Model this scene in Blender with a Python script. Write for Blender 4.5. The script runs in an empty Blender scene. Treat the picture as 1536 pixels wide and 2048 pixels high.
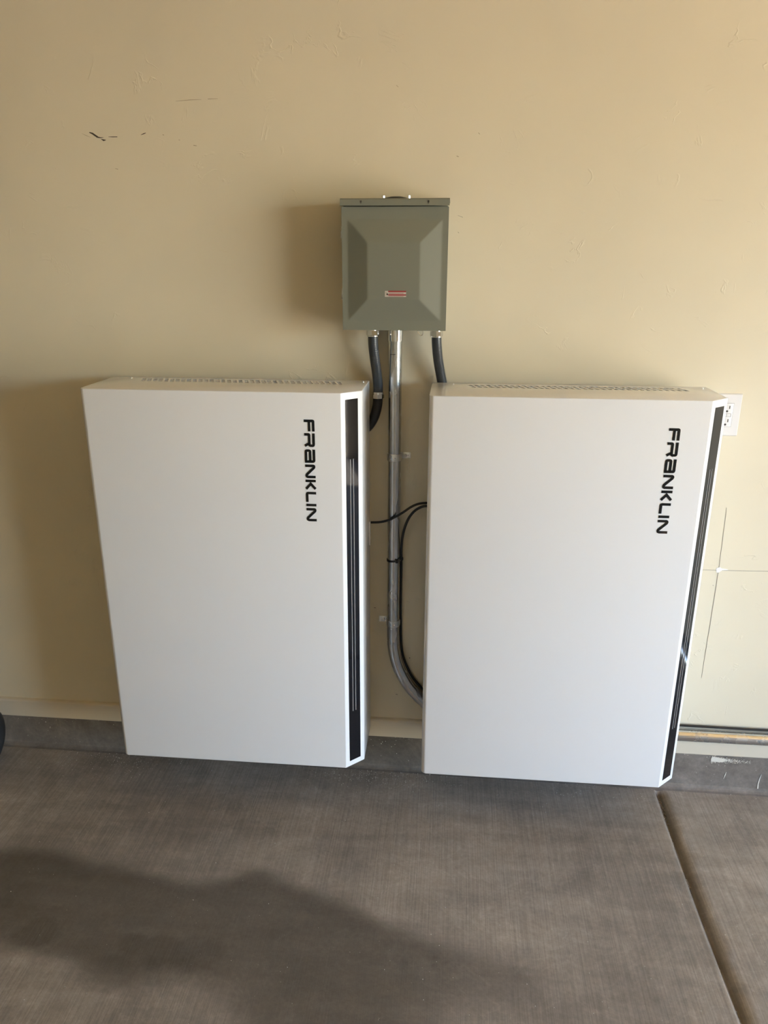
import bpy, bmesh, math, random
from mathutils import Vector, Matrix, noise

random.seed(7)
sc = bpy.context.scene
COL = sc.collection
PI = math.pi

# ------------------------------------------------------------------ camera
F_PX = 1505.8
PITCH, YAW, ROLL = 0.321136, 0.089545, 0.003275
fwd = Vector((-math.sin(YAW)*math.cos(PITCH), math.cos(YAW)*math.cos(PITCH), -math.sin(PITCH)))
rgt0 = Vector((math.cos(YAW), math.sin(YAW), 0))
up0 = rgt0.cross(fwd)
rgt = rgt0*math.cos(ROLL) + up0*math.sin(ROLL)
up = up0*math.cos(ROLL) - rgt0*math.sin(ROLL)
cam_d = bpy.data.cameras.new('camera')
cam = bpy.data.objects.new('camera', cam_d); COL.objects.link(cam)
cam_d.sensor_fit = 'VERTICAL'; cam_d.sensor_height = 32.0; cam_d.sensor_width = 24.0
cam_d.lens = F_PX/2048*32.0
cam_d.clip_start = 0.02
m = Matrix((rgt, up, -fwd)).transposed().to_4x4()
m.translation = Vector((0.09755, -2.19085, 1.66005))
cam.matrix_world = m
sc.camera = cam

# ------------------------------------------------------------------ sky, sun, door light, exposure
XD = 4.4                      # garage opening in the right wall
DY0, DY1, DH = -1.2, -4.0, 2.3
SUN_EL, SUN_AZ = math.radians(66), math.radians(-20)   # sun seen from the room, azimuth from +x towards -y
world = bpy.data.worlds.new('sky'); sc.world = world
world.use_nodes = True
wn = world.node_tree.nodes; wl = world.node_tree.links
bg = wn['Background']
sky = wn.new('ShaderNodeTexSky'); sky.sky_type = 'NISHITA'
sky.sun_disc = False; sky.sun_elevation = SUN_EL
sky.sun_rotation = math.radians(90) - SUN_AZ
sky.air_density = 1.0; sky.dust_density = 0.8; sky.ozone_density = 1.0
wl.new(sky.outputs[0], bg.inputs[0])
bg.inputs[1].default_value = 1.85

sd = bpy.data.lights.new('sun', 'SUN'); sd.energy = 24; sd.angle = math.radians(0.6)
sd.color = (1.0, 0.95, 0.86)
sun = bpy.data.objects.new('sun', sd); COL.objects.link(sun)
sv = Vector((math.cos(SUN_EL)*math.cos(SUN_AZ), math.cos(SUN_EL)*math.sin(SUN_AZ), math.sin(SUN_EL)))
sun.rotation_euler = sv.to_track_quat('Z', 'Y').to_euler()
sun.location = (8, -4, 9)

pd = bpy.data.lights.new('door_portal', 'AREA'); pd.shape = 'RECTANGLE'
pd.size = DH; pd.size_y = abs(DY1-DY0); pd.cycles.is_portal = True
portal = bpy.data.objects.new('door_portal', pd); COL.objects.link(portal)
portal.location = (XD+0.12, (DY0+DY1)/2, DH/2)
portal.rotation_euler = (0, math.radians(90), 0)       # faces -x, into the room

sc.view_settings.view_transform = 'Standard'
sc.view_settings.look = 'None'
sc.view_settings.gamma = 1.0
sc.view_settings.use_curve_mapping = False
sc.view_settings.exposure = 0.91
sc.cycles.use_denoising = True
sc.cycles.max_bounces = 10
sc.cycles.diffuse_bounces = 7
sc.cycles.sample_clamp_indirect = 8.0

# ------------------------------------------------------------------ materials
def newmat(name, col, rough=0.5, metal=0.0, spec=0.5):
    mt = bpy.data.materials.new(name); mt.use_nodes = True
    b = mt.node_tree.nodes['Principled BSDF']
    b.inputs['Base Color'].default_value = (*col, 1)
    b.inputs['Roughness'].default_value = rough
    b.inputs['Metallic'].default_value = metal
    b.inputs['Specular IOR Level'].default_value = spec
    return mt

class NT:
    def __init__(s, mt):
        s.mt = mt; s.n = mt.node_tree.nodes; s.l = mt.node_tree.links
        s.b = s.n['Principled BSDF']
        s.tc = s.n.new('ShaderNodeTexCoord').outputs['Object']
    def map(s, scale, rot=(0, 0, 0), vec=None):
        m = s.n.new('ShaderNodeMapping'); m.inputs['Scale'].default_value = scale
        m.inputs['Rotation'].default_value = rot
        s.l.new(vec or s.tc, m.inputs[0]); return m.outputs[0]
    def noise(s, scale, detail=3, vec=None, rough=.5, dist=0.0):
        t = s.n.new('ShaderNodeTexNoise'); t.inputs['Scale'].default_value = scale
        t.inputs['Detail'].default_value = detail; t.inputs['Roughness'].default_value = rough
        t.inputs['Distortion'].default_value = dist
        s.l.new(vec or s.tc, t.inputs['Vector']); return t.outputs[0]
    def math(s, op, a, b=0.0, clamp=False):
        t = s.n.new('ShaderNodeMath'); t.operation = op; t.use_clamp = clamp
        for i, v in enumerate((a, b)):
            if isinstance(v, (int, float)): t.inputs[i].default_value = v
            else: s.l.new(v, t.inputs[i])
        return t.outputs[0]
    def ramp(s, v, a, b, lo=0.0, hi=1.0):
        t = s.n.new('ShaderNodeMapRange'); t.interpolation_type = 'SMOOTHSTEP'
        for i, x in enumerate((a, b, lo, hi)): t.inputs[i+1].default_value = x
        s.l.new(v, t.inputs[0]); return t.outputs[0]
    def mix(s, f, a, b, blend='MIX'):
        t = s.n.new('ShaderNodeMix'); t.data_type = 'RGBA'; t.blend_type = blend
        for k, v in ((0, f), (6, a), (7, b)):
            if isinstance(v, tuple): t.inputs[k].default_value = (*v, 1)
            elif isinstance(v, (int, float)): t.inputs[k].default_value = v
            else: s.l.new(v, t.inputs[k])
        return t.outputs[2]
    def bump(s, h, strength, dist, prev=None):
        t = s.n.new('ShaderNodeBump'); t.inputs['Strength'].default_value = strength
        t.inputs['Distance'].default_value = dist
        s.l.new(h, t.inputs['Height'])
        if prev: s.l.new(prev, t.inputs['Normal'])
        s.l.new(t.outputs[0], s.b.inputs['Normal']); return t.outputs[0]
    def col(s, v): s.l.new(v, s.b.inputs['Base Color'])
    def rough(s, v): s.l.new(v, s.b.inputs['Roughness'])

M = {}
# painted drywall with a light skip-trowel texture
def wall_mat(name, c):
    mt = newmat(name, c, 0.55, spec=.3); t = NT(mt)
    n1 = t.noise(1.3, 3)
    c2 = tuple(x*0.93 for x in c)
    t.col(t.mix(t.ramp(n1, .35, .65), c, c2))
    # sparse trowel ridges
    wob = t.noise(7, 4, dist=1.6)
    ridge = t.math('SUBTRACT', 1.0, t.math('MULTIPLY', t.math('ABSOLUTE', t.math('SUBTRACT', wob, .52)), 55, ), True)
    sparse = t.ramp(t.noise(3.4, 2), .46, .60)
    fine = t.noise(22, 3)
    sparse2 = t.ramp(t.noise(13, 2), .52, .62)
    h = t.math('MULTIPLY', t.math('MULTIPLY', ridge, sparse), sparse2)
    wide = t.noise(4, 2)
    h = t.math('ADD', h, t.math('MULTIPLY', fine, .07))
    h = t.math('ADD', h, t.math('MULTIPLY', wide, .6))
    t.bump(h, .38, .0022)
    return mt
M['wall'] = wall_mat('beige_painted_drywall', (0.69, 0.64, 0.51))
M['ceiling'] = wall_mat('tan_painted_ceiling', (0.76, 0.585, 0.31))

def baseboard_mat():
    mt = newmat('beige_semigloss_paint', (0.60, 0.55, 0.455), 0.4); t = NT(mt)
    t.bump(t.noise(60, 3, t.map((.15, 1, 1))), .15, .001)
    return mt
M['base'] = baseboard_mat()

def concrete(name, c, stain=False, broom=True):
    mt = newmat(name, c, 0.62, spec=.35); t = NT(mt)
    big = t.noise(1.7, 4, dist=.6)
    med = t.noise(9, 5, rough=.6, dist=.8)
    fine = t.noise(90, 4, rough=.7)
    streak = t.noise(1.0, 3, t.map((260, 4.5, 60), (0, 0, math.radians(-3))), rough=.6)
    cross = t.noise(1.0, 3, t.map((3, 22, 20)), rough=.5)
    k = t.ramp(big, .3, .7, .80, 1.16)
    k = t.math('MULTIPLY', k, t.ramp(med, .3, .72, .88, 1.10))
    k = t.math('MULTIPLY', k, t.ramp(fine, .25, .75, .90, 1.10))
    vein = t.math('ABSOLUTE', t.math('SUBTRACT', t.noise(6.5, 5, rough=.6, dist=1.2), .5))
    k = t.math('MULTIPLY', k, t.ramp(vein, .0, .03, 1.09, 1.0))
    if broom:
        k = t.math('MULTIPLY', k, t.ramp(streak, .3, .7, .88, 1.13))
        k = t.math('MULTIPLY', k, t.ramp(cross, .3, .7, .92, 1.08))
    if not broom:
        k = t.math('MULTIPLY', k, t.ramp(t.noise(5, 5, rough=.65, dist=1.0), .32, .68, .80, 1.18))
        k = t.math('MULTIPLY', k, t.ramp(t.noise(28, 4, rough=.7), .3, .7, .90, 1.10))
    if stain:
        a = t.n.new('ShaderNodeAttribute'); a.attribute_name = 'wet'
        w = a.outputs['Fac']
        # ragged edge along the broom lines
        wv = t.math('ADD', w, t.math('MULTIPLY', t.math('SUBTRACT', streak, .5), t.math('MULTIPLY', t.math('MULTIPLY', w, t.math('SUBTRACT', 1.0, w)), 3.2)), True)
        k = t.math('MULTIPLY', k, t.math('SUBTRACT', 1.0, t.math('MULTIPLY', wv, .57)))
        d = t.n.new('ShaderNodeAttribute'); d.attribute_name = 'dirt'
        dirt = d.outputs['Fac']
    vor = t.n.new('ShaderNodeTexVoronoi'); vor.inputs['Scale'].default_value = 55
    t.l.new(t.tc, vor.inputs['Vector'])
    col = t.mix(1.0, c, (1, 1, 1), 'MULTIPLY')
    comb = t.n.new('ShaderNodeCombineColor')
    for i in range(3): t.l.new(k, comb.inputs[i])
    col = t.mix(1.0, c, comb.outputs[0], 'MULTIPLY')
    if stain:
        col = t.mix(dirt, col, (0.085, 0.062, 0.036))
        col = t.mix(t.math('MULTIPLY', wv, .25), col, (0.07, 0.055, 0.035))
    # pale dust specks
    speck = t.math('MULTIPLY', t.ramp(vor.outputs['Distance'], .045, .03), t.ramp(t.noise(11, 2), .56, .62))
    col = t.mix(t.math('MULTIPLY', speck, .45), col, (.55, .53, .48))
    t.col(col)
    t.rough(t.ramp(med, .3, .7, .52, .72))
    b1 = t.bump(t.math('ADD', t.math('MULTIPLY', fine, .5), med), .25, .0025)
    if broom: t.bump(streak, .35, .0012, b1)
    return mt
M['floor'] = concrete('brushed_grey_concrete', (0.25, 0.22, 0.188), stain=True)
M['curb'] = concrete('smooth_grey_curb_concrete', (0.152, 0.134, 0.118), broom=False)
M['drive'] = concrete('tan_driveway_concrete', (0.62, 0.51, 0.36), broom=False)

def coated(name, c, rough, bumpy=True):
    mt = newmat(name, c, rough); t = NT(mt)
    if bumpy: t.bump(t.noise(240, 2), .03, .0006)
    return mt
M['white'] = coated('white_powder_coat', (0.75, 0.77, 0.81), 0.15)
M['white_dark'] = newmat('white_bracket_paint', (0.6, 0.6, 0.6), .5)
M['strip'] = newmat('black_glass', (0.006, 0.006, 0.008), 0.04, spec=.34)
M['line'] = newmat('grey_light_guide', (0.30, 0.30, 0.31), .35)
M['letter'] = newmat('black_gloss_plastic', (0.010, 0.010, 0.010), 0.16)
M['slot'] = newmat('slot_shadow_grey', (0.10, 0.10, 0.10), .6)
M['encl'] = coated('grey_green_enamel', (0.185, 0.194, 0.160), 0.38)
M['encl_in'] = newmat('dark_recess', (0.02, 0.02, 0.018), .6)

def metal(name, c, rough, streak=True):
    mt = newmat(name, c, rough, 1.0); t = NT(mt)
    n = t.noise(1.0, 4, t.map((26, 26, 9))) if streak else t.noise(60, 4)
    n2 = t.noise(14, 4)
    t.rough(t.ramp(n, .3, .7, rough*.85, rough*1.25))
    t.col(t.mix(t.ramp(t.math('MULTIPLY', t.math('ADD', n, n2), .5), .35, .65), c, tuple(x*.90 for x in c)))
    t.bump(n2, .02, .0005)
    return mt
M['emt'] = metal('galvanised_steel', (0.66, 0.67, 0.68), 0.24)
M['zinc'] = metal('bright_zinc', (0.78, 0.78, 0.78), 0.09, False)
M['strap'] = metal('dull_zinc_strap', (0.80, 0.81, 0.80), 0.30, False)
M['flex'] = newmat('dark_grey_pvc_jacket', (0.040, 0.046, 0.054), 0.34)
M['black'] = newmat('black_plastic', (0.012, 0.012, 0.013), 0.38)
M['cable'] = newmat('black_cable_jacket', (0.010, 0.010, 0.012), 0.35)
def rubber_mat():
    mt = newmat('black_rubber', (0.008, 0.008, 0.009), .6); t = NT(mt); t.bump(t.noise(90, 3), .2, .001); return mt
M['rubber'] = rubber_mat()
M['outlet'] = newmat('white_outlet_plastic', (0.72, 0.72, 0.74), .35)
M['red'] = newmat('label_red', (0.30, 0.02, 0.025), .4)
M['lab_white'] = newmat('label_white', (0.52, 0.49, 0.45), .4)
M['ink'] = newmat('label_ink', (0.05, 0.045, 0.04), .5)
M['ink_pale'] = newmat('label_pale_print', (0.32, 0.17, 0.15), .5)
M['pencil'] = newmat('pencil_graphite', (0.17, 0.16, 0.145), .5)
M['pencil_pale'] = newmat('faint_scuff', (0.36, 0.30, 0.21), .6)
M['scuff'] = newmat('black_scuff', (0.05, 0.04, 0.03), .6)
M['spackle'] = newmat('white_spackle', (0.85, 0.85, 0.85), .7)
M['chip'] = newmat('pale_paint_chip', (0.72, 0.70, 0.64), .6)
M['crumb'] = newmat('brown_crumb', (0.16, 0.12, 0.08), .8)
M['door'] = newmat('dark_door_jamb', (0.25, 0.2, 0.15), .5)

# ------------------------------------------------------------------ mesh helpers
def link(name, bm, mat, parent=None, smooth=False, loc=None):
    me = bpy.data.meshes.new(name)
    bmesh.ops.recalc_face_normals(bm, faces=bm.faces)
    bm.to_mesh(me); bm.free()
    if isinstance(mat, str): mat = M[mat]
    me.materials.append(mat)
    if smooth:
        for p in me.polygons: p.use_smooth = True
        try: me.set_sharp_from_angle(angle=math.radians(35))
        except Exception: pass
    o = bpy.data.objects.new(name, me); COL.objects.link(o)
    if parent: o.parent = parent
    if loc: o.location = loc
    return o

def box(bm, x0, x1, y0, y1, z0, z1, bev=0.0, seg=2, mat=None):
    g = bmesh.ops.create_cube(bm, size=1.0)
    vs = g['verts']
    for v in vs:
        v.co = Vector(((x0+x1)/2 + v.co.x*(x1-x0), (y0+y1)/2 + v.co.y*(y1-y0), (z0+z1)/2 + v.co.z*(z1-z0)))
    if bev:
        es = list({e for v in vs for e in v.link_edges})
        r = bmesh.ops.bevel(bm, geom=es, offset=bev, segments=seg, affect='EDGES', profile=.5)
        vs = list({v for f in r['faces'] for v in f.verts} | {v for v in vs if v.is_valid})
    if mat is not None:
        for v in vs: v.co = mat @ v.co
    return vs

def cyl(bm, c, axis, r, h, n=24, r2=None, bev=0.0):
    """cylinder centred at c along axis"""
    q = Vector(axis).normalized().to_track_quat('Z', 'Y').to_matrix().to_4x4()
    mt = Matrix.Translation(Vector(c)) @ q
    g = bmesh.ops.create_cone(bm, cap_ends=True, cap_tris=False, segments=n, radius1=r, radius2=r if r2 is None else r2, depth=h, matrix=mt)
    if bev:
        es = [e for e in {e for v in g['verts'] for e in v.link_edges} if len(e.link_faces) == 2 and e.calc_face_angle(0) > 1.0]
        bmesh.ops.bevel(bm, geom=es, offset=bev, segments=2, affect='EDGES')

def catmull(pts, n=10):
    P = [Vector(p) for p in pts]; P = [P[0]*2-P[1]] + P + [P[-1]*2-P[-2]]
    out = []
    for i in range(1, len(P)-2):
        a, b, c, d = P[i-1:i+3]
        for k in range(n):
            t = k/n
            out.append(.5*((2*b) + (c-a)*t + (2*a-5*b+4*c-d)*t*t + (3*b-a-3*c+d)*t**3))
    out.append(P[-2]); return out

def tube(bm, pts, r, n=16, cap=True):
    """r number or function of the arc length"""
    pts = [Vector(p) for p in pts]
    rings = []; s = 0; ref = None
    for i, p in enumerate(pts):
        if i: s += (p-pts[i-1]).length
        d = (pts[min(i+1, len(pts)-1)] - pts[max(i-1, 0)]).normalized()
        if ref is None:
            ref = Vector((0, 1, 0)) if abs(d.y) < .9 else Vector((1, 0, 0))
        a = (ref - d*ref.dot(d)).normalized(); b = d.cross(a); ref = a
        rr = r(s) if callable(r) else r
        rings.append([bm.verts.new(p + (a*math.cos(2*PI*k/n) + b*math.sin(2*PI*k/n))*rr) for k in range(n)])
    for i in range(len(rings)-1):
        for k in range(n):
            bm.faces.new((rings[i][k], rings[i][(k+1) % n], rings[i+1][(k+1) % n], rings[i+1][k]))
    if cap:
        bm.faces.new(rings[0][::-1]); bm.faces.new(rings[-1])

def prism(bm, poly, fn, closed=True):
    """poly: 2D outline; fn(u,v,k) -> 3D point, k 0/1"""
    a = [bm.verts.new(fn(u, v, 0)) for u, v in poly]; b = [bm.verts.new(fn(u, v, 1)) for u, v in poly]
    n = len(poly)
    for i in range(n): bm.faces.new((a[i], a[(i+1) % n], b[(i+1) % n], b[i]))
    bm.faces.new(a[::-1]); bm.faces.new(b)
    return a, b

def stroke(bm, pts, w, fn):
    """thick polyline with mitred joints, fn(u,h,k) -> 3D, k = 0 back 1 front"""
    P = [Vector((p[0], p[1])) for p in pts]; L = []; R = []
    for i, p in enumerate(P):
        d0 = (p-P[i-1]).normalized() if i else None
        d1 = (P[i+1]-p).normalized() if i < len(P)-1 else None
        if d0 is None: d0 = d1
        if d1 is None: d1 = d0
        n0 = Vector((-d0.y, d0.x)); n1 = Vector((-d1.y, d1.x))
        mm = (n0+n1).normalized(); k = (w/2)/max(.45, mm.dot(n0))
        L.append(p+mm*k); R.append(p-mm*k)
    rows = []
    for l, r in zip(L, R):
        rows.append([bm.verts.new(fn(l.x, l.y, 0)), bm.verts.new(fn(r.x, r.y, 0)), bm.verts.new(fn(r.x, r.y, 1)), bm.verts.new(fn(l.x, l.y, 1))])
    for a, b in zip(rows, rows[1:]):
        for j in range(4): bm.faces.new((a[j], a[(j+1) % 4], b[(j+1) % 4], b[j]))
    bm.faces.new(rows[0][::-1]); bm.faces.new(rows[-1])

def thing(name, label, cat, loc=(0, 0, 0), group=None):
    o = bpy.data.objects.new(name, None); COL.objects.link(o); o.empty_display_size = .05
    o.location = loc; o['label'] = label; o['category'] = cat
    if group: o['group'] = group
    return o
def tag(o, label, cat, group=None):
    o['label'] = label; o['category'] = cat
    if group: o['group'] = group
    return o
def struct(o, label=None, cat=None):
    o['kind'] = 'structure'
    if label: o['label'] = label
    if cat: o['category'] = cat
    return o

# ------------------------------------------------------------------ setting
XL, YF, ZC = -6.8, -7.2, 3.1
SLOPE = -0.0068
def fz(x): return SLOPE*x

# --- floor with its tooled joint and its stains
JX = 0.813
def joint_x(y):
    return JX + .005*math.sin((y+.1)*3.6) * (1 if y > -.9 else .3) - .003
def joint_profile(d):
    """d: distance to the right of the joint's left edge"""
    pts = ((-.02, 0), (-.006, .0006), (-.001, -.0012), (.002, -.011), (.006, -.016), (.012, -.0145), (.019, -.008), (.028, -.003), (.042, 0))
    if d <= pts[0][0] or d >= pts[-1][0]: return 0.0
    for a, b in zip(pts, pts[1:]):
        if a[0] <= d <= b[0]:
            t = (d-a[0])/(b[0]-a[0]); return a[1] + (b[1]-a[1])*t
    return 0.0
WET = [(-1.9, -.50), (-1.3, -.50), (-1.013, -.49), (-.90, -.515), (-.80, -.53), (-.64, -.565), (-.526, -.55), (-.46, -.52), (-.406, -.51), (-.35, -.515), (-.285, -.54),
       (-.165, -.582), (-.05, -.63), (.07, -.665), (.20, -.70), (.30, -.705), (.385, -.73), (.42, -.78), (.36, -.84), (.22, -.88), (.12, -.93), (.0, -1.05),
       (-.25, -1.05), (-.36, -.97), (-.43, -.90), (-.52, -.885), (-.62, -.93), (-.72, -.90), (-.82, -.86), (-.93, -.835), (-1.05, -.82), (-1.3, -.80), (-1.9, -.78)]
def seg_d(px, py, a, b):
    vx, vy = b[0]-a[0], b[1]-a[1]; t = ((px-a[0])*vx+(py-a[1])*vy)/(vx*vx+vy*vy); t = min(1, max(0, t))
    return math.hypot(px-a[0]-vx*t, py-a[1]-vy*t)
def poly_sd(px, py, P):
    ins = False; d = 9
    for i in range(len(P)):
        a, b = P[i-1], P[i]
        d = min(d, seg_d(px, py, a, b))
        if (a[1] > py) != (b[1] > py) and px < (b[0]-a[0])*(py-a[1])/(b[1]-a[1]) + a[0]: ins = not ins
    return d if ins else -d
def sstep(a, b, x):
    t = min(1, max(0, (x-a)/(b-a))); return t*t*(3-2*t)
def wetness(x, y):
    if y > -.42: return 0.0
    n = noise.noise(Vector((x*5, y*5, 0)))*.018 + noise.noise(Vector((x*16, y*9, 3)))*.008
    sd = poly_sd(x, y, WET) + n
    soft = .045 + .05*sstep(-.1, .35, x) + .05*sstep(-.75, -.9, y)
    w = sstep(-.02, soft, sd)*(.78 - .38*sstep(-.1, .4, x) - .12*sstep(-.7, -.95, y))
    w += .10*sstep(.0, .03, sd)*(1-sstep(.04, .09, sd))*(1-sstep(.1, .3, x))
    for cx, cy, r, k in ((-.925, -.775, .062, .24), (-.665, -.775, .045, .22), (-.60, -.785, .06, .16), (-.50, -.79, .07, .10), (-.70, -.86, .07, .15), (-.55, -.84, .06, .08), (-.98, -.82, .05, .12)):
        d = math.hypot((x-cx), (y-cy)*1.25) + n*1.2
        w += 1.35*k*(1-sstep(r*.8, r*1.08, d))
    for cx, cy, r, k in ((-.922, -.707, .021, .10), (.1064, -.7542, .0165, .16), (.3043, -.7679, .02, .10), (-.3016, -.4533, .02, .07)):
        d = math.hypot(x-cx, (y-cy)*1.05)
        w += 1.3*k*(1-sstep(.0015, .0045, abs(d-r)))
    return max(0, min(1, w))
def frange(a, b, n): return [a+(b-a)*i/n for i in range(n+1)]
xs = [XL] + frange(-2.0, .76, 200) + [JX+d for d in (-.04, -.03, -.02, -.013, -.008, -.004, -.001, .001, .003, .005, .008, .012, .016, .020, .025, .030, .036, .042, .05)] + frange(.90, 1.5, 36) + [XD+.1]
ys = [YF, -4.0, -2.0] + frange(-1.4, 0.0, 130)
bm = bmesh.new(); wl_ = bm.verts.layers.float.new('wet'); dl_ = bm.verts.layers.float.new('dirt')
grid = []
for y in ys:
    row = []
    for x in xs:
        jx = joint_x(y); near = abs(x-JX) < .06
        xx = x + (jx-JX) if near else x
        d = xx-jx
        fade = sstep(-.030, -.050, y) if near else 0
        wob = 1+.25*noise.noise(Vector((0, y*14, 7)))
        z = fz(xx) + (joint_profile(d/wob)*fade if near else 0)
        v = bm.verts.new((xx, y, z))
        v[wl_] = wetness(xx, y)
        v[dl_] = (1-sstep(.004, .030, d))*sstep(-.003, .001, d)*.85*fade if near else 0.0
        row.append(v)
    grid.append(row)
for j in range(len(ys)-1):
    for i in range(len(xs)-1):
        bm.faces.new((grid[j][i], grid[j][i+1], grid[j+1][i+1], grid[j+1][i]))
floor = struct(link('floor', bm, 'floor', smooth=True))

def box_obj(name, mat, *boxes, parent=None, bev=0.0):
    bm = bmesh.new()
    for b in boxes: box(bm, *b, bev=bev)
    return link(name, bm, mat, parent, smooth=bev > 0)
struct(box_obj('wall_back', 'wall', (XL-.1, XD+.1, 0, .12, .10, ZC)))
struct(box_obj('wall_left', 'wall', (XL-.1, XL, YF, 0, -.05, ZC)))
struct(box_obj('wall_front', 'wall', (XL-.1, XD+.1, YF-.1, YF, -.05, ZC)))
struct(box_obj('wall_right', 'wall', (XD, XD+.12, DY0, 0, -.05, ZC), (XD, XD+.12, YF, DY1, -.05, ZC), (XD, XD+.12, DY1, DY0, DH, ZC)))
struct(box_obj('ceiling', 'ceiling', (XL-.1, XD+.12, YF-.1, .12, ZC, ZC+.1)))
drv = struct(box_obj('driveway', 'drive', (XD+.1, 26, -22, 18, -.20, -.035)))

# concrete curb under the drywall, with a small cove at the floor
bm = bmesh.new()
prof = [(-.010, .140), (-.010, .016), (-.012, .009), (-.016, .005), (-.022, .0015), (-.034, -.0005), (-.034, -.06), (.12, -.06), (.12, .140)]
prism(bm, prof, lambda y, z, k: (XL if k == 0 else XD, y, z + (fz(XL if k == 0 else XD) if z < .05 else 0)))
curb = struct(link('curb_back', bm, 'curb'))
curb.name = 'trim_1'

# baseboard
bm = bmesh.new()
prof = [(0, .1285), (-.0125, .1285), (-.0140, .131), (-.0140, .188), (-.0115, .1935), (-.006, .196), (0, .196)]
prism(bm, prof, lambda y, z, k: (XL if k == 0 else XD, y, z))
struct(link('baseboard_back', bm, 'base'))

# marks on the wall: thin slivers a fraction of a millimetre proud
wallo = bpy.data.objects['wall_back']
def sliver(name, pts, w, mat, parent=wallo, y=-.0006, th=.0005, label=None, seed=0):
    bm = bmesh.new(); n = len(pts)
    P = [Vector(p) for p in pts]; rows = []
    for i, p in enumerate(P):
        d = (P[min(i+1, n-1)]-P[max(i-1, 0)]).normalized(); nn = Vector((-d.y, d.x))
        ww = w[i]/2 if isinstance(w, (list, tuple)) else w/2
        a, b = p+nn*ww, p-nn*ww
        rows.append([bm.verts.new((q.x, yy, q.y)) for yy in (y, y+th) for q in ((a, b) if yy == y else (b, a))])
    for a, b in zip(rows, rows[1:]):
        for j in range(4): bm.faces.new((a[j], a[(j+1) % 4], b[(j+1) % 4], b[j]))
    bm.faces.new(rows[0]); bm.faces.new(rows[-1][::-1])
    o = link(name, bm, mat, parent)
    if label: o['label'] = label
    return o
def wobble(a, b, n, amp, seed):
    r = random.Random(seed)
    return [(a[0]+(b[0]-a[0])*i/n + r.uniform(-amp, amp), a[1]+(b[1]-a[1])*i/n + r.uniform(-amp, amp)) for i in range(n+1)]
sliver('pencil_line', wobble((.9140, .975), (.9185, .777), 10, .0004, 1), [.0005]+[.0009]*9+[.0012], 'pencil', label='upper thin vertical pencil line right of the white unit')
sliver('pencil_line', wobble((.9185, .777), (.9172, .405), 16, .0004, 2), [.0013]*13+[.0010, .0008, .0006, .0004], 'pencil', label='lower thin vertical pencil line right of the white unit')
sliver('pencil_line', wobble((.80, .7745), (1.35, .783), 18, .0004, 3), .0010, 'pencil', label='level pencil line crossing the vertical one')
bm = bmesh.new()
ring = [bm.verts.new((.9187+(.0085+.0018*math.sin(3*a+1))*math.cos(a), -.0012, .7775+(.0085+.0015*math.sin(2*a))*math.sin(a))) for a in [2*PI*k/16 for k in range(16)]]
bm.faces.new(ring)
r = bmesh.ops.extrude_face_region(bm, geom=bm.faces[:])
for v in r['geom']:
    if isinstance(v, bmesh.types.BMVert): v.co.y = -.0001
spk = link('spackle_patch', bm, 'spackle', wallo)
sliver('spackle_smear', [(.926, .7795), (.938, .7795), (.946, .779)], [.006, .004, .001], 'spackle', y=-.0009)
def px(x0, z0): return (x0, z0)
SC = [([(-.9085, 1.9915), (-.9000, 1.9885), (-.8865, 1.9795)], [.002, .0042, .0045], 'scuff'),
      ([(-.8865, 1.9795), (-.8790, 1.9780), (-.8700, 1.9787)], [.0035, .0022, .0006], 'scuff'),
      ([(-.8770, 1.9745), (-.8705, 1.9717), (-.8640, 1.9720)], [.001, .0042, .001], 'scuff'),
      ([(-.9300, 1.9890), (-.9190, 1.9840), (-.9060, 1.9790)], [.0004, .0012, .0004], 'pencil_pale'),
      ([(-.8560, 1.9800), (-.8440, 1.9797), (-.8310, 1.9797)], [.0006, .0018, .0016], 'scuff'),
      ([(-.7640, 1.9840), (-.7560, 1.9865), (-.7500, 1.9885)], [.0008, .0022, .0012], 'scuff'),
      ([(-.7040, 1.9835), (-.6995, 1.9830)], [.0014, .0016], 'pencil_pale'),
      ([(-.6600, 1.9705), (-.6560, 1.9700)], [.0016, .0010], 'pencil_pale'),
      ([(-.6200, 1.9570), (-.6110, 1.9555)], [.0020, .0012], 'pencil_pale'),
      ([(-.660, 2.0640), (-.620, 2.0665), (-.590, 2.067)], [.0005, .0014, .0006], 'pencil_pale'),
      ([(-.572, 2.0680), (-.545, 2.0685)], [.0014, .0006], 'pencil_pale'),
      ([(-.8460, 1.9010), (-.8380, 1.8990)], [.0008, .0016], 'pencil_pale'),
      ([(-.0705, 2.093), (-.0655, 2.0885)], [.0012, .0008], 'pencil_pale'),
      ([(.0905, 1.9250), (.0960, 1.9230)], [.002, .0012], 'pencil_pale'),
      ([(.098, 1.779), (.112, 1.774)], [.0005, .0010], 'pencil'),
      ([(.100, 1.737), (.103, 1.734)], [.0013, .0008], 'pencil'),
      ([(.145, 1.98), (.149, 1.976)], [.0015, .001], 'pencil_pale'),
      ([(-.0145, .4280), (-.0120, .4260)], [.003, .002], 'scuff'),
      ([(-.130, .603), (-.1240, .602)], [.0018, .001], 'scuff'),
      ([(-.058, .2880), (-.051, .2872)], [.0014, .001], 'scuff'),
      ([(.9085, .727), (.9105, .7245)], [.0016, .001], 'pencil'),
      ([(.890, .1985), (.893, .2030)], [.0018, .001], 'scuff')]
for i, (p, w, mt) in enumerate(SC):
    sliver('scuff_mark', p, w, mt)

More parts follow.
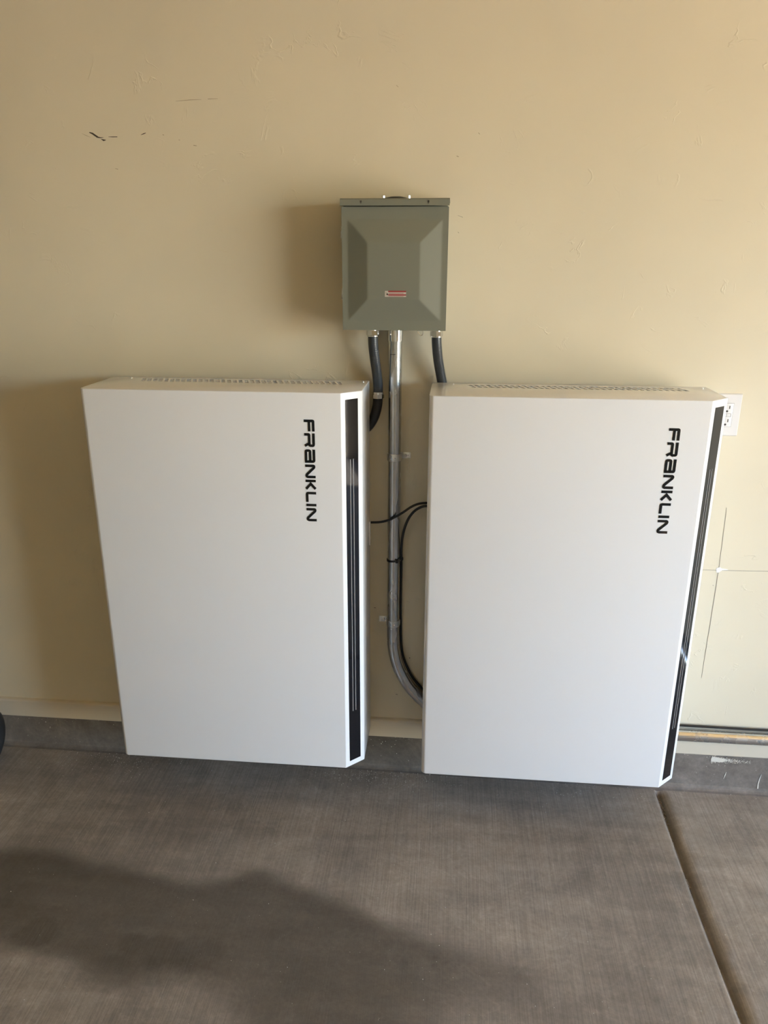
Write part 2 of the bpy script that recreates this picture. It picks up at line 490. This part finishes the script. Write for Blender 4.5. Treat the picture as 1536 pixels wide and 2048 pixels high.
# marks on the curb
def curb_mark(name, pts, w, mat, label=None): return sliver(name, pts, w, mat, parent=curb, y=-.0112, th=.0009, label=label)
curb_mark('paint_drip', [(1.0378, .0655), (1.0362, .053), (1.0330, .039)], [.0012, .0024, .001], 'chip', 'short white paint streak')
curb_mark('paint_drip', [(1.1500, .0640), (1.1470, .045), (1.1455, .025), (1.1470, .008)], [.001, .0026, .0028, .0035], 'chip', 'long white paint streak')
r = random.Random(5)
bm = bmesh.new()
def flake(bm, x, y, z, s, vert):
    n = 5; a0 = r.uniform(0, 6)
    P = []
    for k in range(n):
        a = a0+2*PI*k/n; q = s*r.uniform(.6, 1.2)
        P.append((x+math.cos(a)*q, y, z+math.sin(a)*q) if vert else (x+math.cos(a)*q, y+math.sin(a)*q, z))
    v0 = [bm.verts.new(p) for p in P]
    off = Vector((0, -.0007, 0)) if vert else Vector((0, 0, .0009))
    v1 = [bm.verts.new(Vector(p)+off) for p in P]
    for k in range(n): bm.faces.new((v0[k], v0[(k+1) % n], v1[(k+1) % n], v1[k]))
    bm.faces.new(v1)
blob = [(.9845, .1145), (.9860, .1180), (.9905, .1205), (.9980, .1200), (1.006, .1185), (1.016, .1175), (1.026, .1165), (1.034, .1140), (1.038, .1105), (1.030, .1065), (1.020, .1035), (1.010, .1020), (1.002, .1030), (.9960, .1025), (.9910, .1045), (.9880, .1090)]
prism(bm, [(x+r.uniform(-.0006, .0006), z+r.uniform(-.0006, .0006)) for x, z in blob], lambda x, z, k: (x, -.0108 if k else -.0098, z))
for i in range(1100):          # the worn white patch: dense at the left, breaking up to the right
    t = r.random()**1.5; x = .984+.125*t
    z = .112 - .004*t + r.gauss(0, .0052)*(1-.45*t)
    if r.random() < t*.75: continue
    flake(bm, x, -.0101-.0004*r.random()-.0003, z, r.uniform(.0004, .0016)*(1-.4*t), True)
o = link('paint_smear', bm, 'chip', curb); o['kind'] = 'stuff'; o['label'] = 'speckled white plaster smear'
bm = bmesh.new()
for x, z, s in ((-1.300, .108, .0032), (-1.286, .088, .0022), (-1.287, .084, .002), (-1.296, .073, .0016), (-.1315+.03, .105, .0026), (-.105, .098, .003), (-.09, .108, .0018), (-.058, .098, .0024), (-.070, .088, .0022),
                (-.052, .062, .0018), (-.99, .110, .003), (-.985, .112, .0026)):
    flake(bm, x, -.0101, z, s*.6, True)
for i in range(160):
    x = r.uniform(-1.4, 1.3); flake(bm, x, -.0101, r.choice((r.uniform(.02, .125), r.uniform(.112, .127))), r.uniform(.0004, .0011), True)
o = link('paint_fleck', bm, 'chip', curb); o['kind'] = 'stuff'; o['label'] = 'pale paint flecks dotted along the curb'

# flecks on the floor
bm = bmesh.new()
for i in range(1000):
    if r.random() < .55: x, y = r.gauss(r.choice((-1.13, -.95, -.18, -.12, .05, .62)), .09), -.03-abs(r.gauss(0, .06))
    else: x, y = r.uniform(-1.3, 1.3), -.03-1.0*r.random()**1.3
    flake(bm, x, y, fz(x)+.0003, r.choice((.0004, .0005, .0005, .0006, .0008, .0011)), False)
o = link('dust_fleck', bm, 'chip', floor); o['kind'] = 'stuff'; o['label'] = 'pale dust flecks scattered on the concrete'
bm = bmesh.new()
for i in range(330):
    if i < 210: y = -.045-abs(r.gauss(0, .05)); d = r.uniform(.001, .012)
    elif i < 250: y = r.gauss(-.42, .012); d = r.uniform(.0, .008)
    elif i < 290: y = -r.uniform(.05, .95); d = r.uniform(.001, .006)
    else: y = r.gauss(-.845, .012); d = r.uniform(-.001, .006)
    x = joint_x(y)+d; s = r.uniform(.0008, .0028)
    g = bmesh.ops.create_icosphere(bm, subdivisions=1, radius=s, matrix=Matrix.Translation((x, y, fz(x)+joint_profile(d)+s*.5)))
    for v in g['verts']: v.co += Vector((r.uniform(-1, 1), r.uniform(-1, 1), r.uniform(-1, 1)))*s*.3
o = link('joint_crumb', bm, 'crumb', floor); o['kind'] = 'stuff'; o['label'] = 'brown grit and crumbs caught in the floor joint'

# ------------------------------------------------------------------ battery units
W, H, D, GAP, CH, CD = .754, 1.15, .268, .042, .0505, .0475
ADV = [  # letter strokes: (start, [strokes]) in units where the height is 112
 (0,   [[(12, 0), (12, 92), (15, 98), (22, 100), (123, 100)], [(22, 55), (123, 55)]]),
 (143, [[(0, 100), (118, 100), (128, 97), (132, 88), (132, 64), (128, 56), (118, 53), (20, 53), (14, 50), (12, 44), (12, 0)], [(112, 50), (118, 30), (134, 3)]]),
 (316, [[(0, 100), (118, 100), (126, 97), (130, 88), (130, 0)], [(130, 12), (24, 12), (15, 16), (12, 24), (12, 46), (15, 54), (24, 58), (130, 58)]]),
 (480, [[(12, 0), (12, 88), (16, 96), (24, 98), (34, 94), (106, 18), (118, 13), (129, 16), (134, 26), (134, 112)]]),
 (646, [[(12, 0), (12, 112)], [(100, 108), (44, 56), (100, 4)]]),
 (781, [[(12, 112), (12, 24), (16, 15), (25, 12), (112, 12)]]),
 (915, [[(12, 0), (12, 112)]]),
 (963, [[(12, 0), (12, 88), (16, 96), (24, 98), (34, 94), (106, 18), (118, 13), (129, 16), (134, 26), (134, 112)]]),
]
US = .2795/1103
def make_unit():
    t = thing('battery_cabinet', '', 'battery cabinet')
    # cover: prism with a rounded left front edge and a chamfered right front edge
    R = .013
    out = [(.0, -GAP)] + [(R-R*math.cos(a), -D+R-R*math.sin(a)) for a in frange(0, PI/2, 6)] + [(W-CH, -D), (W, -D+CD), (W, -GAP)]
    bm = bmesh.new()
    prism(bm, out, lambda x, y, k: (x, y, H*k))
    es = [e for e in bm.edges if abs(e.verts[0].co.z-e.verts[1].co.z) < 1e-6] + [e for e in bm.edges if abs(e.verts[0].co.z-e.verts[1].co.z) > .5 and (e.verts[0].co.x > W-CH-.001)]
    bmesh.ops.bevel(bm, geom=es, offset=.0022, segments=3, affect='EDGES', profile=.5)
    cover = link('cover', bm, 'white', t, smooth=True)
    cover.data.materials.append(M['slot'])
    # ventilation slots sunk into the top
    bm = bmesh.new()
    PT = .0166
    for row, y0 in enumerate((-.0845, -.1105)):
        for i in range(35):
            x0 = .106 + i*PT + (PT*.5 if row else 0)
            poly = [(x0-.0015, y0-.0105), (x0+.0095, y0-.0105), (x0+.0025, y0+.0105), (x0-.0085, y0+.0105)]
            prism(bm, poly, lambda x, y, k: (x, y, H-.007 if k == 0 else H+.01))
    cut = link('cutter', bm, 'slot', None)
    md = cover.modifiers.new('slots', 'BOOLEAN'); md.operation = 'DIFFERENCE'; md.object = cut; md.solver = 'EXACT'
    bpy.context.view_layer.update()
    ev = cover.evaluated_get(bpy.context.evaluated_depsgraph_get())
    me = bpy.data.meshes.new_from_object(ev)
    cover.modifiers.clear(); cover.data = me; me.name = 'cover'
    me.materials.clear(); me.materials.append(M['white']); me.materials.append(M['slot'])
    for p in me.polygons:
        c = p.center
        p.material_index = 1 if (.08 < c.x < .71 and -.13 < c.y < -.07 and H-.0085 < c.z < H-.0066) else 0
    bpy.data.objects.remove(cut, do_unlink=True)
    # black glass strip on the chamfer
    p0 = Vector((W-CH, -D, 0)); p1 = Vector((W, -D+CD, 0)); ax = (p1-p0); L = ax.length; ax.normalize()
    nr = Vector((ax.y, -ax.x, 0))
    def on(u, z, h): return p0 + ax*u*L + nr*h + Vector((0, 0, z))
    def plate(name, u0, u1, z0, z1, h0, h1, mat, parent):
        bm = bmesh.new()
        prism(bm, [(u0, z0), (u1, z0), (u1, z1), (u0, z1)], lambda u, z, k: on(u, z, h1 if k else h0))
        bmesh.ops.bevel(bm, geom=[e for e in bm.edges], offset=.0002, segments=1, affect='EDGES')
        return link(name, bm, mat, parent)
    st = plate('indicator_strip', .20, .79, .019, H-.0185, -.001, .0009, 'strip', t)
    st['label'] = 'tall black glass strip'
    for u in (.20+.59*.335, .20+.59*.585):
        ln = plate('light_line', u-.014, u+.014, .192, .970, .0006, .0018, 'line', st)
    # raised brand lettering, reading downwards
    for s0, strokes in ADV:
        bm = bmesh.new()
        for s in strokes:
            stroke(bm, s, 27.5, lambda u, h, k: (.6055 + h*US*.965, -D - (.0009 if k else -.0005), 1.0790 - (s0+u)*US))
        link('letter', bm, 'letter', t)
    # wall bracket behind, small side clip and rear screws
    box_obj('wall_bracket', 'white_dark', (.10, .64, -GAP+.001, -.0008, .12, 1.02), parent=t)
    for x in (.06, .7384):
        bm = bmesh.new(); cyl(bm, (x, -.064, H+.0004), (0, 0, 1), .0024, .0010, 12); link('screw', bm, 'strap', t, smooth=True)
    return t
U1 = make_unit(); U1.location = (-.8923, 0, .1872)
U1['label'] = 'left white battery cabinet with chamfered corner, on wall beside dark shadow'
U1['group'] = 'white battery cabinets on the wall'
bm = bmesh.new(); box(bm, W-.0005, W+.0035, -.066, -.052, .655, .729, bev=.0012)
link('side_clip', bm, 'white', U1, smooth=True)
bm = bmesh.new(); box(bm, W-.05, W-.001, -.20, -.12, -.0045, .0005, bev=.001)
link('foot_plate', bm, 'white', U1, smooth=True)
U2 = bpy.data.objects.new('battery_cabinet', None); COL.objects.link(U2)
U2.empty_display_size = .05
U2.location = (.0403, 0, .185)
U2['label'] = 'right white battery cabinet, partly covering the wall outlet'
U2['category'] = 'battery cabinet'; U2['group'] = 'white battery cabinets on the wall'
for c in list(U1.children):
    if c.name.startswith(('side_clip', 'foot_plate')): continue
    d = c.copy(); COL.objects.link(d); d.parent = U2
    for g in c.children:
        e = g.copy(); COL.objects.link(e); e.parent = d

# ------------------------------------------------------------------ breaker enclosure
E = thing('electrical_enclosure', 'grey-green metal electrical box with embossed cover above the conduits', 'electrical box', (0, 0, 0))
EX0, EX1, EZ0, EZ1 = -.2000, .0755, 1.4850, 1.8125
bm = bmesh.new(); box(bm, EX0+.003, EX1-.003, -.116, -.004, EZ0+.003, EZ1-.004, bev=.002); link('body', bm, 'encl', E, smooth=True)
# mounting feet give it contact with the wall
bm = bmesh.new(); box(bm, EX0+.03, EX1-.03, -.006, 0, EZ0+.03, EZ1-.03); link('back_plate', bm, 'encl', E)
# rain cap
bm = bmesh.new()
prof = [(0, EZ1), (-.137, EZ1), (-.1405, EZ1-.0035), (-.1405, EZ1-.0165), (-.1385, EZ1-.0165), (-.1385, EZ1-.004), (0, EZ1-.004)]
prof = [(-.003, EZ1), (-.137, EZ1), (-.1400, EZ1-.003), (-.1400, EZ1-.0175), (-.1330, EZ1-.0175), (-.1330, EZ1-.0035), (-.003, EZ1-.0035)]
prism(bm, prof, lambda y, z, k: (EX0-.002 if k == 0 else EX1+.0015, y, z))
cap = link('rain_cap', bm, 'encl', E)
for x in (-.1485, .0235):
    bm = bmesh.new(); box(bm, x-.0022, x+.0022, -.1408, -.1395, EZ1-.0105, EZ1-.0055); box(bm, x-.0008, x+.0008, -.1408, -.1395, EZ1-.013, EZ1-.0100)
    link('keyhole', bm, 'encl_in', cap)
# cover: flat rim, raised frustum
bm = bmesh.new()
CX0, CX1, CZ0, CZ1, CY = EX0, EX1, EZ0, EZ1-.0195, -.130
def smooth_frustum(x, z):
    ox0, ox1, oz0, oz1 = -.1845, .0600, 1.5110, 1.7625
    ix0, ix1, iz0, iz1 = -.1315, .0045, 1.5650, 1.7060
    fx = min((x-ox0)/(ix0-ox0), (ox1-x)/(ox1-ix1)); fzz = min((z-oz0)/(iz0-oz0), (oz1-z)/(oz1-iz1))
    f = min(fx, fzz)
    s = .045                                     # softened folds
    def soft(t): return 0 if t < -s else ((t+s)**2/(4*s) if t < s else t)
    g = soft(f) - soft(f-1)
    return .0165*max(0, min(1, g))
gx = frange(CX0, CX1, 110); gz = frange(CZ0, CZ1, 124)
G = [[bm.verts.new((x, CY-smooth_frustum(x, z), z)) for x in gx] for z in gz]
for j in range(len(gz)-1):
    for i in range(len(gx)-1): bm.faces.new((G[j][i], G[j][i+1], G[j+1][i+1], G[j+1][i]))
# turned-back rim
edge = [G[0][i] for i in range(len(gx))] + [G[j][-1] for j in range(1, len(gz))] + [G[-1][i] for i in range(len(gx)-2, -1, -1)] + [G[j][0] for j in range(len(gz)-2, 0, -1)]
e1 = [bm.verts.new((v.co.x*1.0, v.co.y+.014, v.co.z)) for v in edge]
for k in range(len(edge)):
    k2 = (k+1) % len(edge); bm.faces.new((edge[k], edge[k2], e1[k2], e1[k]))
bm.faces.new(e1)
cov = link('cover_panel', bm, 'encl', E, smooth=True)
for z0, z1 in ((1.717, 1.747), (1.563, 1.592)):
    bm = bmesh.new(); box(bm, EX0-.0034, EX0+.001, -.126, -.114, z0, z1, bev=.0008); link('hinge', bm, 'strap', E, smooth=True)
# padlock eye under the cover
bm = bmesh.new()
pts = [(-.002, -.122, EZ0+.003), (.003, -.122, EZ0-.0065), (.0075, -.122, EZ0-.0125), (.0125, -.122, EZ0-.0125), (.0150, -.122, EZ0-.0075), (.0145, -.122, EZ0+.003)]
tube(bm, catmull(pts, 6), .0009, 8)
link('padlock_eye', bm, 'zinc', E, smooth=True)
# warning label
ly = CY-.0165-.0007
lab = bpy.data.objects.new('tmp', None)
bm = bmesh.new(); box(bm, -.0855, -.0298, ly, ly+.0006, 1.5722, 1.5872, mat=None)
lab = link('warning_label', bm, 'lab_white', E)
bm = bmesh.new(); box(bm, -.0768, -.0298, ly-.0004, ly, 1.5842, 1.5876); link('label_bar', bm, 'red', lab)
bm = bmesh.new(); box(bm, -.0768, -.0298, ly-.0004, ly, 1.5758, 1.5788); link('label_bar', bm, 'red', lab)
bm = bmesh.new()
for z in (1.5826, 1.5812, 1.5799): box(bm, -.0755, -.0365, ly-.0004, ly, z-.0004, z+.0003)
for z in (1.5745, 1.5732): box(bm, -.0755, -.0365, ly-.0004, ly, z-.0003, z+.0003)
o = link('fine_print', bm, 'ink_pale', lab); o['kind'] = 'stuff'
bm = bmesh.new(); cyl(bm, (-.0792, ly-.0003, 1.5788), (0, 1, 0), .0024, .0006, 12); box(bm, -.0840, -.0800, ly-.0005, ly, 1.5822, 1.5828)
link('warning_symbol', bm, 'ink', lab)
# closing plate on the top
bm = bmesh.new(); cyl(bm, (-.0625, -.085, EZ1+.002), (0, 0, 1), .030, .0044, 36, r2=.0285); cyl(bm, (-.0625, -.085, EZ1+.0058), (0, 0, 1), .0285, .0034, 36, r2=.014)
hubp = link('closing_plate', bm, 'black', E, smooth=True)
for x in (-.0950, -.0290):
    bm = bmesh.new(); cyl(bm, (x, -.085, EZ1+.005), (0, 0, 1), .0040, .0100, 6, bev=.0006); box(bm, x-.0085, x+.0085, -.091, -.079, EZ1, EZ1+.0035, bev=.001); link('hub_screw', bm, 'zinc', E)

# ------------------------------------------------------------------ rigid steel conduit down the wall
PR = .0192; CXX = -.0665; PY = -.0225
CZ = .5055; BR = .30
path = [(CXX, PY, 1.478), (CXX, PY, 1.30), (CXX, PY, 1.10), (CXX, PY, .90), (CXX, PY, .70), (CXX, PY, .56)]
path += [(CXX+BR*(1-math.cos(a)), PY, CZ-BR*math.sin(a)) for a in frange(0, PI/2, 28)]
path += [(x, PY, CZ-BR) for x in (.40, .8, 1.3, 2.2, XD-.02)]
CON = thing('steel_conduit', 'galvanised steel conduit from the electrical box bending along the baseboard', 'conduit', (CXX, PY, 0))
def rel(bm, o):
    for v in bm.verts: v.co -= o.location
    return bm
bm = bmesh.new(); tube(bm, path, PR, 32); link('pipe', rel(bm, CON), 'emt', CON, smooth=True)
bm = bmesh.new(); cyl(bm, (CXX, PY-.002, 1.4665), (0, 0, 1), .0216, .036, 32, bev=.001); cyl(bm, (CXX, PY-.002, 1.4515), (0, 0, 1), .0205, .010, 32, bev=.001)
link('connector', rel(bm, CON), 'zinc', CON, smooth=True)
bm = bmesh.new()
rr = random.Random(3)
for k in range(9):                                  # faint stamped print on the pipe
    a = math.radians(-62 + k*5.5 + 20); w = .0011 if k % 3 else .0005
    p = Vector((CXX+math.sin(a)*(PR+.0001), PY-math.cos(a)*(PR+.0001), 1.4115))
    box(bm, -w, w, -.0002, .0002, -.0006-.0003*(k % 2), .0006, mat=Matrix.Translation(p) @ Matrix.Rotation(a, 4, 'Z'))
o = link('stamped_print', rel(bm, CON), 'ink', CON); o['kind'] = 'stuff'

# one-hole straps
def strap(z, side, label):
    t = thing('conduit_strap', label, 'strap', (CXX, 0, z), 'strap clamps holding the steel conduit')
    bm = bmesh.new(); n = 22; w = .0105
    ri, ro = PR+.0004, PR+.0022
    A = frange(math.radians(-98), math.radians(98), n) if True else []
    rings = []
    for a in A:
        s, c = math.sin(a), math.cos(a)
        bulge = .0
        rings.append([bm.verts.new((s*rad, PY-c*rad, zz)) for rad, zz in ((ri, -w), (ro, -w), (ro+.0007, -w*.4), (ro+.0007, w*.4), (ro, w), (ri, w))])
    for a, b in zip(rings, rings[1:]):
        for j in range(6): bm.faces.new((a[j], a[(j+1) % 6], b[(j+1) % 6], b[j]))
    bm.faces.new(rings[0]); bm.faces.new(rings[-1][::-1])
    link('saddle', bm, 'strap', t, smooth=True)
    bm = bmesh.new()
    x0, x1 = sorted((side*(PR-.001), side*(PR+.0275)))
    box(bm, x0, x1, -.0035, 0, -w+.001, w-.001, bev=.0007)
    xr = side*(PR+.0255); box(bm, xr-.003, xr+.003, -.0050, 0, -w+.001, w-.001, bev=.0008)
    tb = link('tab', bm, 'strap', t, smooth=True)
    bm = bmesh.new(); xc = side*(PR+.013)
    cyl(bm, (xc, -.0050, 0), (0, 1, 0), .0046, .003, 20, bev=.0008)
    box(bm, -.0035, .0035, -.0068, -.006, -.0006, .0006, mat=Matrix.Translation((xc, 0, 0)) @ Matrix.Rotation(.7, 4, 'Y'))
    link('screw', bm, 'zinc', tb, smooth=True)
    return t
strap(1.1105, 1, 'upper zinc one-hole strap on the steel conduit, tab on its right')
strap(.5665, -1, 'lower zinc one-hole strap on the steel conduit, tab on its left')

# ------------------------------------------------------------------ flexible conduits
def ribbed(r, pitch=.0050, amp=.00022): return lambda s: r + amp*math.cos(2*PI*s/pitch)
def dense(pts, step=.0013):
    P = catmull(pts, 60); out = [P[0]]; acc = 0
    for a, b in zip(P, P[1:]):
        acc += (b-a).length
        if acc >= step: out.append(b); acc = 0
    out.append(P[-1]); return out
def hex_fitting(x, y, z0, parent, o):
    bm = bmesh.new(); cyl(bm, (x, y, z0-.0085), (0, 0, 1), .0178, .0135, 8, bev=.0008)
    nut = link('compression_nut', rel(bm, o), 'zinc', parent, smooth=True)
    bm = bmesh.new(); cyl(bm, (x, y, z0+.0008), (0, 0, 1), .0145, .0138, 28); cyl(bm, (x, y, z0-.0165), (0, 0, 1), .0158, .003, 28); link('connector', rel(bm, o), 'zinc', parent, smooth=True)
FL = thing('flexible_conduit', 'dark flexible conduit with chrome coupling, from electrical box to left cabinet', 'conduit', (-.1275, -.050, 1.48), 'dark flexible conduits under the electrical box')
hex_fitting(-.1275, -.055, 1.480, FL, FL)
bm = bmesh.new()
tube(bm, dense([(-.1270, -.055, 1.466), (-.1262, -.054, 1.44), (-.1225, -.048, 1.40), (-.1180, -.038, 1.36), (-.1150, -.031, 1.325), (-.1148, -.030, 1.302)]), ribbed(.0140), 24)
link('hose', rel(bm, FL), 'flex', FL, smooth=True)
bm = bmesh.new(); cyl(bm, (-.1150, -.030, 1.300), (0, 0, 1), .0160, .007, 28, bev=.001); cyl(bm, (-.1150, -.030, 1.291), (0, 0, 1), .0178, .011, 8, bev=.0008)
link('coupling', rel(bm, FL), 'zinc', FL, smooth=True)
bm = bmesh.new()
tube(bm, catmull([(-.1150, -.030, 1.292), (-.1175, -.029, 1.262), (-.1270, -.027, 1.228), (-.146, -.024, 1.198), (-.172, -.021, 1.182), (-.20, -.0205, 1.178), (-.23, -.0205, 1.177)], 10), .0143, 24)
link('elbow', rel(bm, FL), 'black', FL, smooth=True)
FR = thing('flexible_conduit', 'dark flexible conduit dropping behind the top corner of right cabinet', 'conduit', (.0501, -.055, 1.48), 'dark flexible conduits under the electrical box')
hex_fitting(.0501, -.055, 1.480, FR, FR)
bm = bmesh.new()
tube(bm, dense([(.0501, -.055, 1.466), (.0515, -.053, 1.44), (.0560, -.044, 1.40), (.0630, -.032, 1.36), (.0700, -.024, 1.325), (.0760, -.021, 1.28), (.078, -.021, 1.22)]), ribbed(.0138, .0048), 24)
link('hose', rel(bm, FR), 'flex', FR, smooth=True)

# ------------------------------------------------------------------ cables and tie
bm = bmesh.new()
tube(bm, catmull([(-.172, -.030, .908), (-.1500, -.046, .9095), (-.1300, -.048, .9100), (-.1050, -.049, .9125), (-.0800, -.050, .9200), (-.0600, -.050, .9310), (-.0380, -.048, .9445), (-.0150, -.042, .9600), (.0050, -.036, .9685), (.0250, -.031, .9710), (.05, -.028, .9705), (.09, -.024, .967)], 8), .0037, 12)
tag(link('signal_cable', bm, 'cable', smooth=True), 'thin black cable crossing in front of the conduit between both cabinets', 'cable', 'thin black cables between the cabinets')
bm = bmesh.new()
zy = CZ-BR+PR+.006
pts = [(.09, -.034, .9575), (.05, -.037, .9620), (.0270, -.0385, .9640), (.0080, -.0385, .9560), (-.0080, -.037, .9420), (-.0220, -.035, .9200), (-.0330, -.031, .8900), (-.0400, -.026, .8550), (-.0430, -.022, .8200), (-.0432, -.0195, .7850), (-.0428, -.015, .74), (-.0435, -.012, .66), (-.0435, -.0105, .60), (-.0425, -.0095, .53)]
off = PR+.0055
pts += [(CXX+BR - (BR-off)*math.cos(a), -.0095, CZ-(BR-off)*math.sin(a)) for a in (.15, .35, .6, .9, 1.2, 1.45)]
pts += [(.32, -.0095, CZ-BR+off+.001), (.6, -.0095, CZ-BR+off+.0008), (.9, -.0095, CZ-BR+off+.003), (1.2, -.0095, CZ-BR+off+.0015), (2.0, -.0095, CZ-BR+off+.002), (XD-.02, -.0095, CZ-BR+off+.002)]
tube(bm, catmull(pts, 8), .0040, 12)
tag(link('signal_cable', bm, 'cable', smooth=True), 'thin black cable tied to the conduit and running above its level stretch', 'cable', 'thin black cables between the cabinets')
T = thing('cable_tie', 'black plastic cable tie round the steel conduit', 'cable tie', (CXX, PY, .7825))
bm = bmesh.new(); n = 40; rings = []
for k in range(n):
    a = 2*PI*k/n
    ex = .0085*max(0, math.cos(a))**3
    rad = PR+.0010+ex
    rings.append([bm.verts.new(((rad+dd)*math.cos(a), (rad*.98+dd)*math.sin(a), zz + .002*math.cos(a))) for dd, zz in ((0, -.0028), (.0014, -.0028), (.0014, .0028), (0, .0028))])
for k in range(n):
    a, b = rings[k], rings[(k+1) % n]
    for j in range(4): bm.faces.new((a[j], a[(j+1) % 4], b[(j+1) % 4], b[j]))
link('band', bm, 'black', T, smooth=True)
bm = bmesh.new(); box(bm, -.0045, .0045, -.0035, .0030, -.0048, .0048, bev=.0008, mat=Matrix.Translation((.0115, -PR-.0022, .001)) @ Matrix.Rotation(.45, 4, 'Z')); link('head', bm, 'black', T, smooth=True)

# ------------------------------------------------------------------ wall outlet
O = thing('wall_outlet', 'white receptacle on the wall, half hidden behind the right cabinet corner', 'wall outlet', (.8715, 0, 1.2513))
def ob(name, x0, x1, y0, y1, z0, z1, mat, parent, bev=.0):
    bm = bmesh.new(); box(bm, x0, x1, y0, y1, z0, z1, bev=bev); return link(name, bm, mat, parent, smooth=bev > 0)
bm = bmesh.new(); a, b = prism(bm, [(-.0395, -.0610), (.0395, -.0610), (.0395, .0610), (-.0395, .0610)], lambda u, v, k: (u*(1 if k == 0 else .925), 0 if k == 0 else -.0058, v*(1 if k == 0 else .945)))
bmesh.ops.bevel(bm, geom=bm.edges[:], offset=.0010, segments=2, affect='EDGES')
link('cover_plate', bm, 'outlet', O, smooth=True)
ob('gap', -.0173, .0173, -.00595, -.0050, -.0340, .0340, 'ink', O)
rc = ob('receptacle', -.0167, .0167, -.0072, -.0050, -.0334, .0334, 'outlet', O, .0006)
for s in (1, -1):
    ob('socket_face', -.0150, .0150, -.0078, -.0070, s*.0190-.0130, s*.0190+.0130, 'outlet', rc, .0005)
    for x in (-.0062, .0062): ob('slot', x-.0013, x+.0013, -.0082, -.0076, s*.0190-.0010, s*.0190+.0078, 'ink', rc)
    bm = bmesh.new(); cyl(bm, (0, -.0080, s*.0190-.0078), (0, 1, 0), .0031, .0006, 14); link('ground_hole', bm, 'ink', rc)
    bm = bmesh.new(); cyl(bm, (0, -.0060, s*.0485), (0, 1, 0), .0033, .0012, 14); box(bm, -.0026, .0026, -.0070, -.0062, s*.0485-.0005, s*.0485+.0005); link('plate_screw', bm, 'outlet', O, smooth=True)
ob('button_recess', -.0125, .0125, -.0074, -.0070, -.0045, .0045, 'slot', rc)
ob('test_button', -.0118, -.0006, -.0084, -.0070, -.0038, .0038, 'outlet', rc, .0004)
ob('reset_button', .0002, .0112, -.0084, -.0070, -.0038, .0038, 'outlet', rc, .0004)

# ------------------------------------------------------------------ black tyre at the left edge
TY = thing('small_tire', 'black rubber tyre on the floor at the left edge, mostly out of frame', 'tire', (-1.4615, -.165, fz(-1.4615)))
bm = bmesh.new(); RO, RW = .118, .0505
prof = [(-.6*RW, .052), (-.9*RW, .062), (-RW, .078), (-.97*RW, .094), (-.82*RW, .107), (-.5*RW, .116), (0, RO), (.5*RW, .116), (.82*RW, .107), (.97*RW, .094), (RW, .078), (.9*RW, .062), (.6*RW, .052)]
n = 48; rings = []
for k in range(n):
    a = 2*PI*k/n
    rings.append([bm.verts.new((x, -math.sin(a)*q, RO+.0005+math.cos(a)*q)) for x, q in prof])
for k in range(n):
    a, b = rings[k], rings[(k+1) % n]
    for j in range(len(prof)): bm.faces.new((a[j], a[(j+1) % len(prof)], b[(j+1) % len(prof)], b[j]))
link('tread', bm, 'rubber', TY, smooth=True)
bm = bmesh.new(); cyl(bm, (0, 0, RO+.0005), (1, 0, 0), .054, RW*1.1, 32, bev=.004); cyl(bm, (0, 0, RO), (1, 0, 0), .012, RW*1.6, 20, bev=.002); link('wheel_hub', bm, 'black', TY, smooth=True)
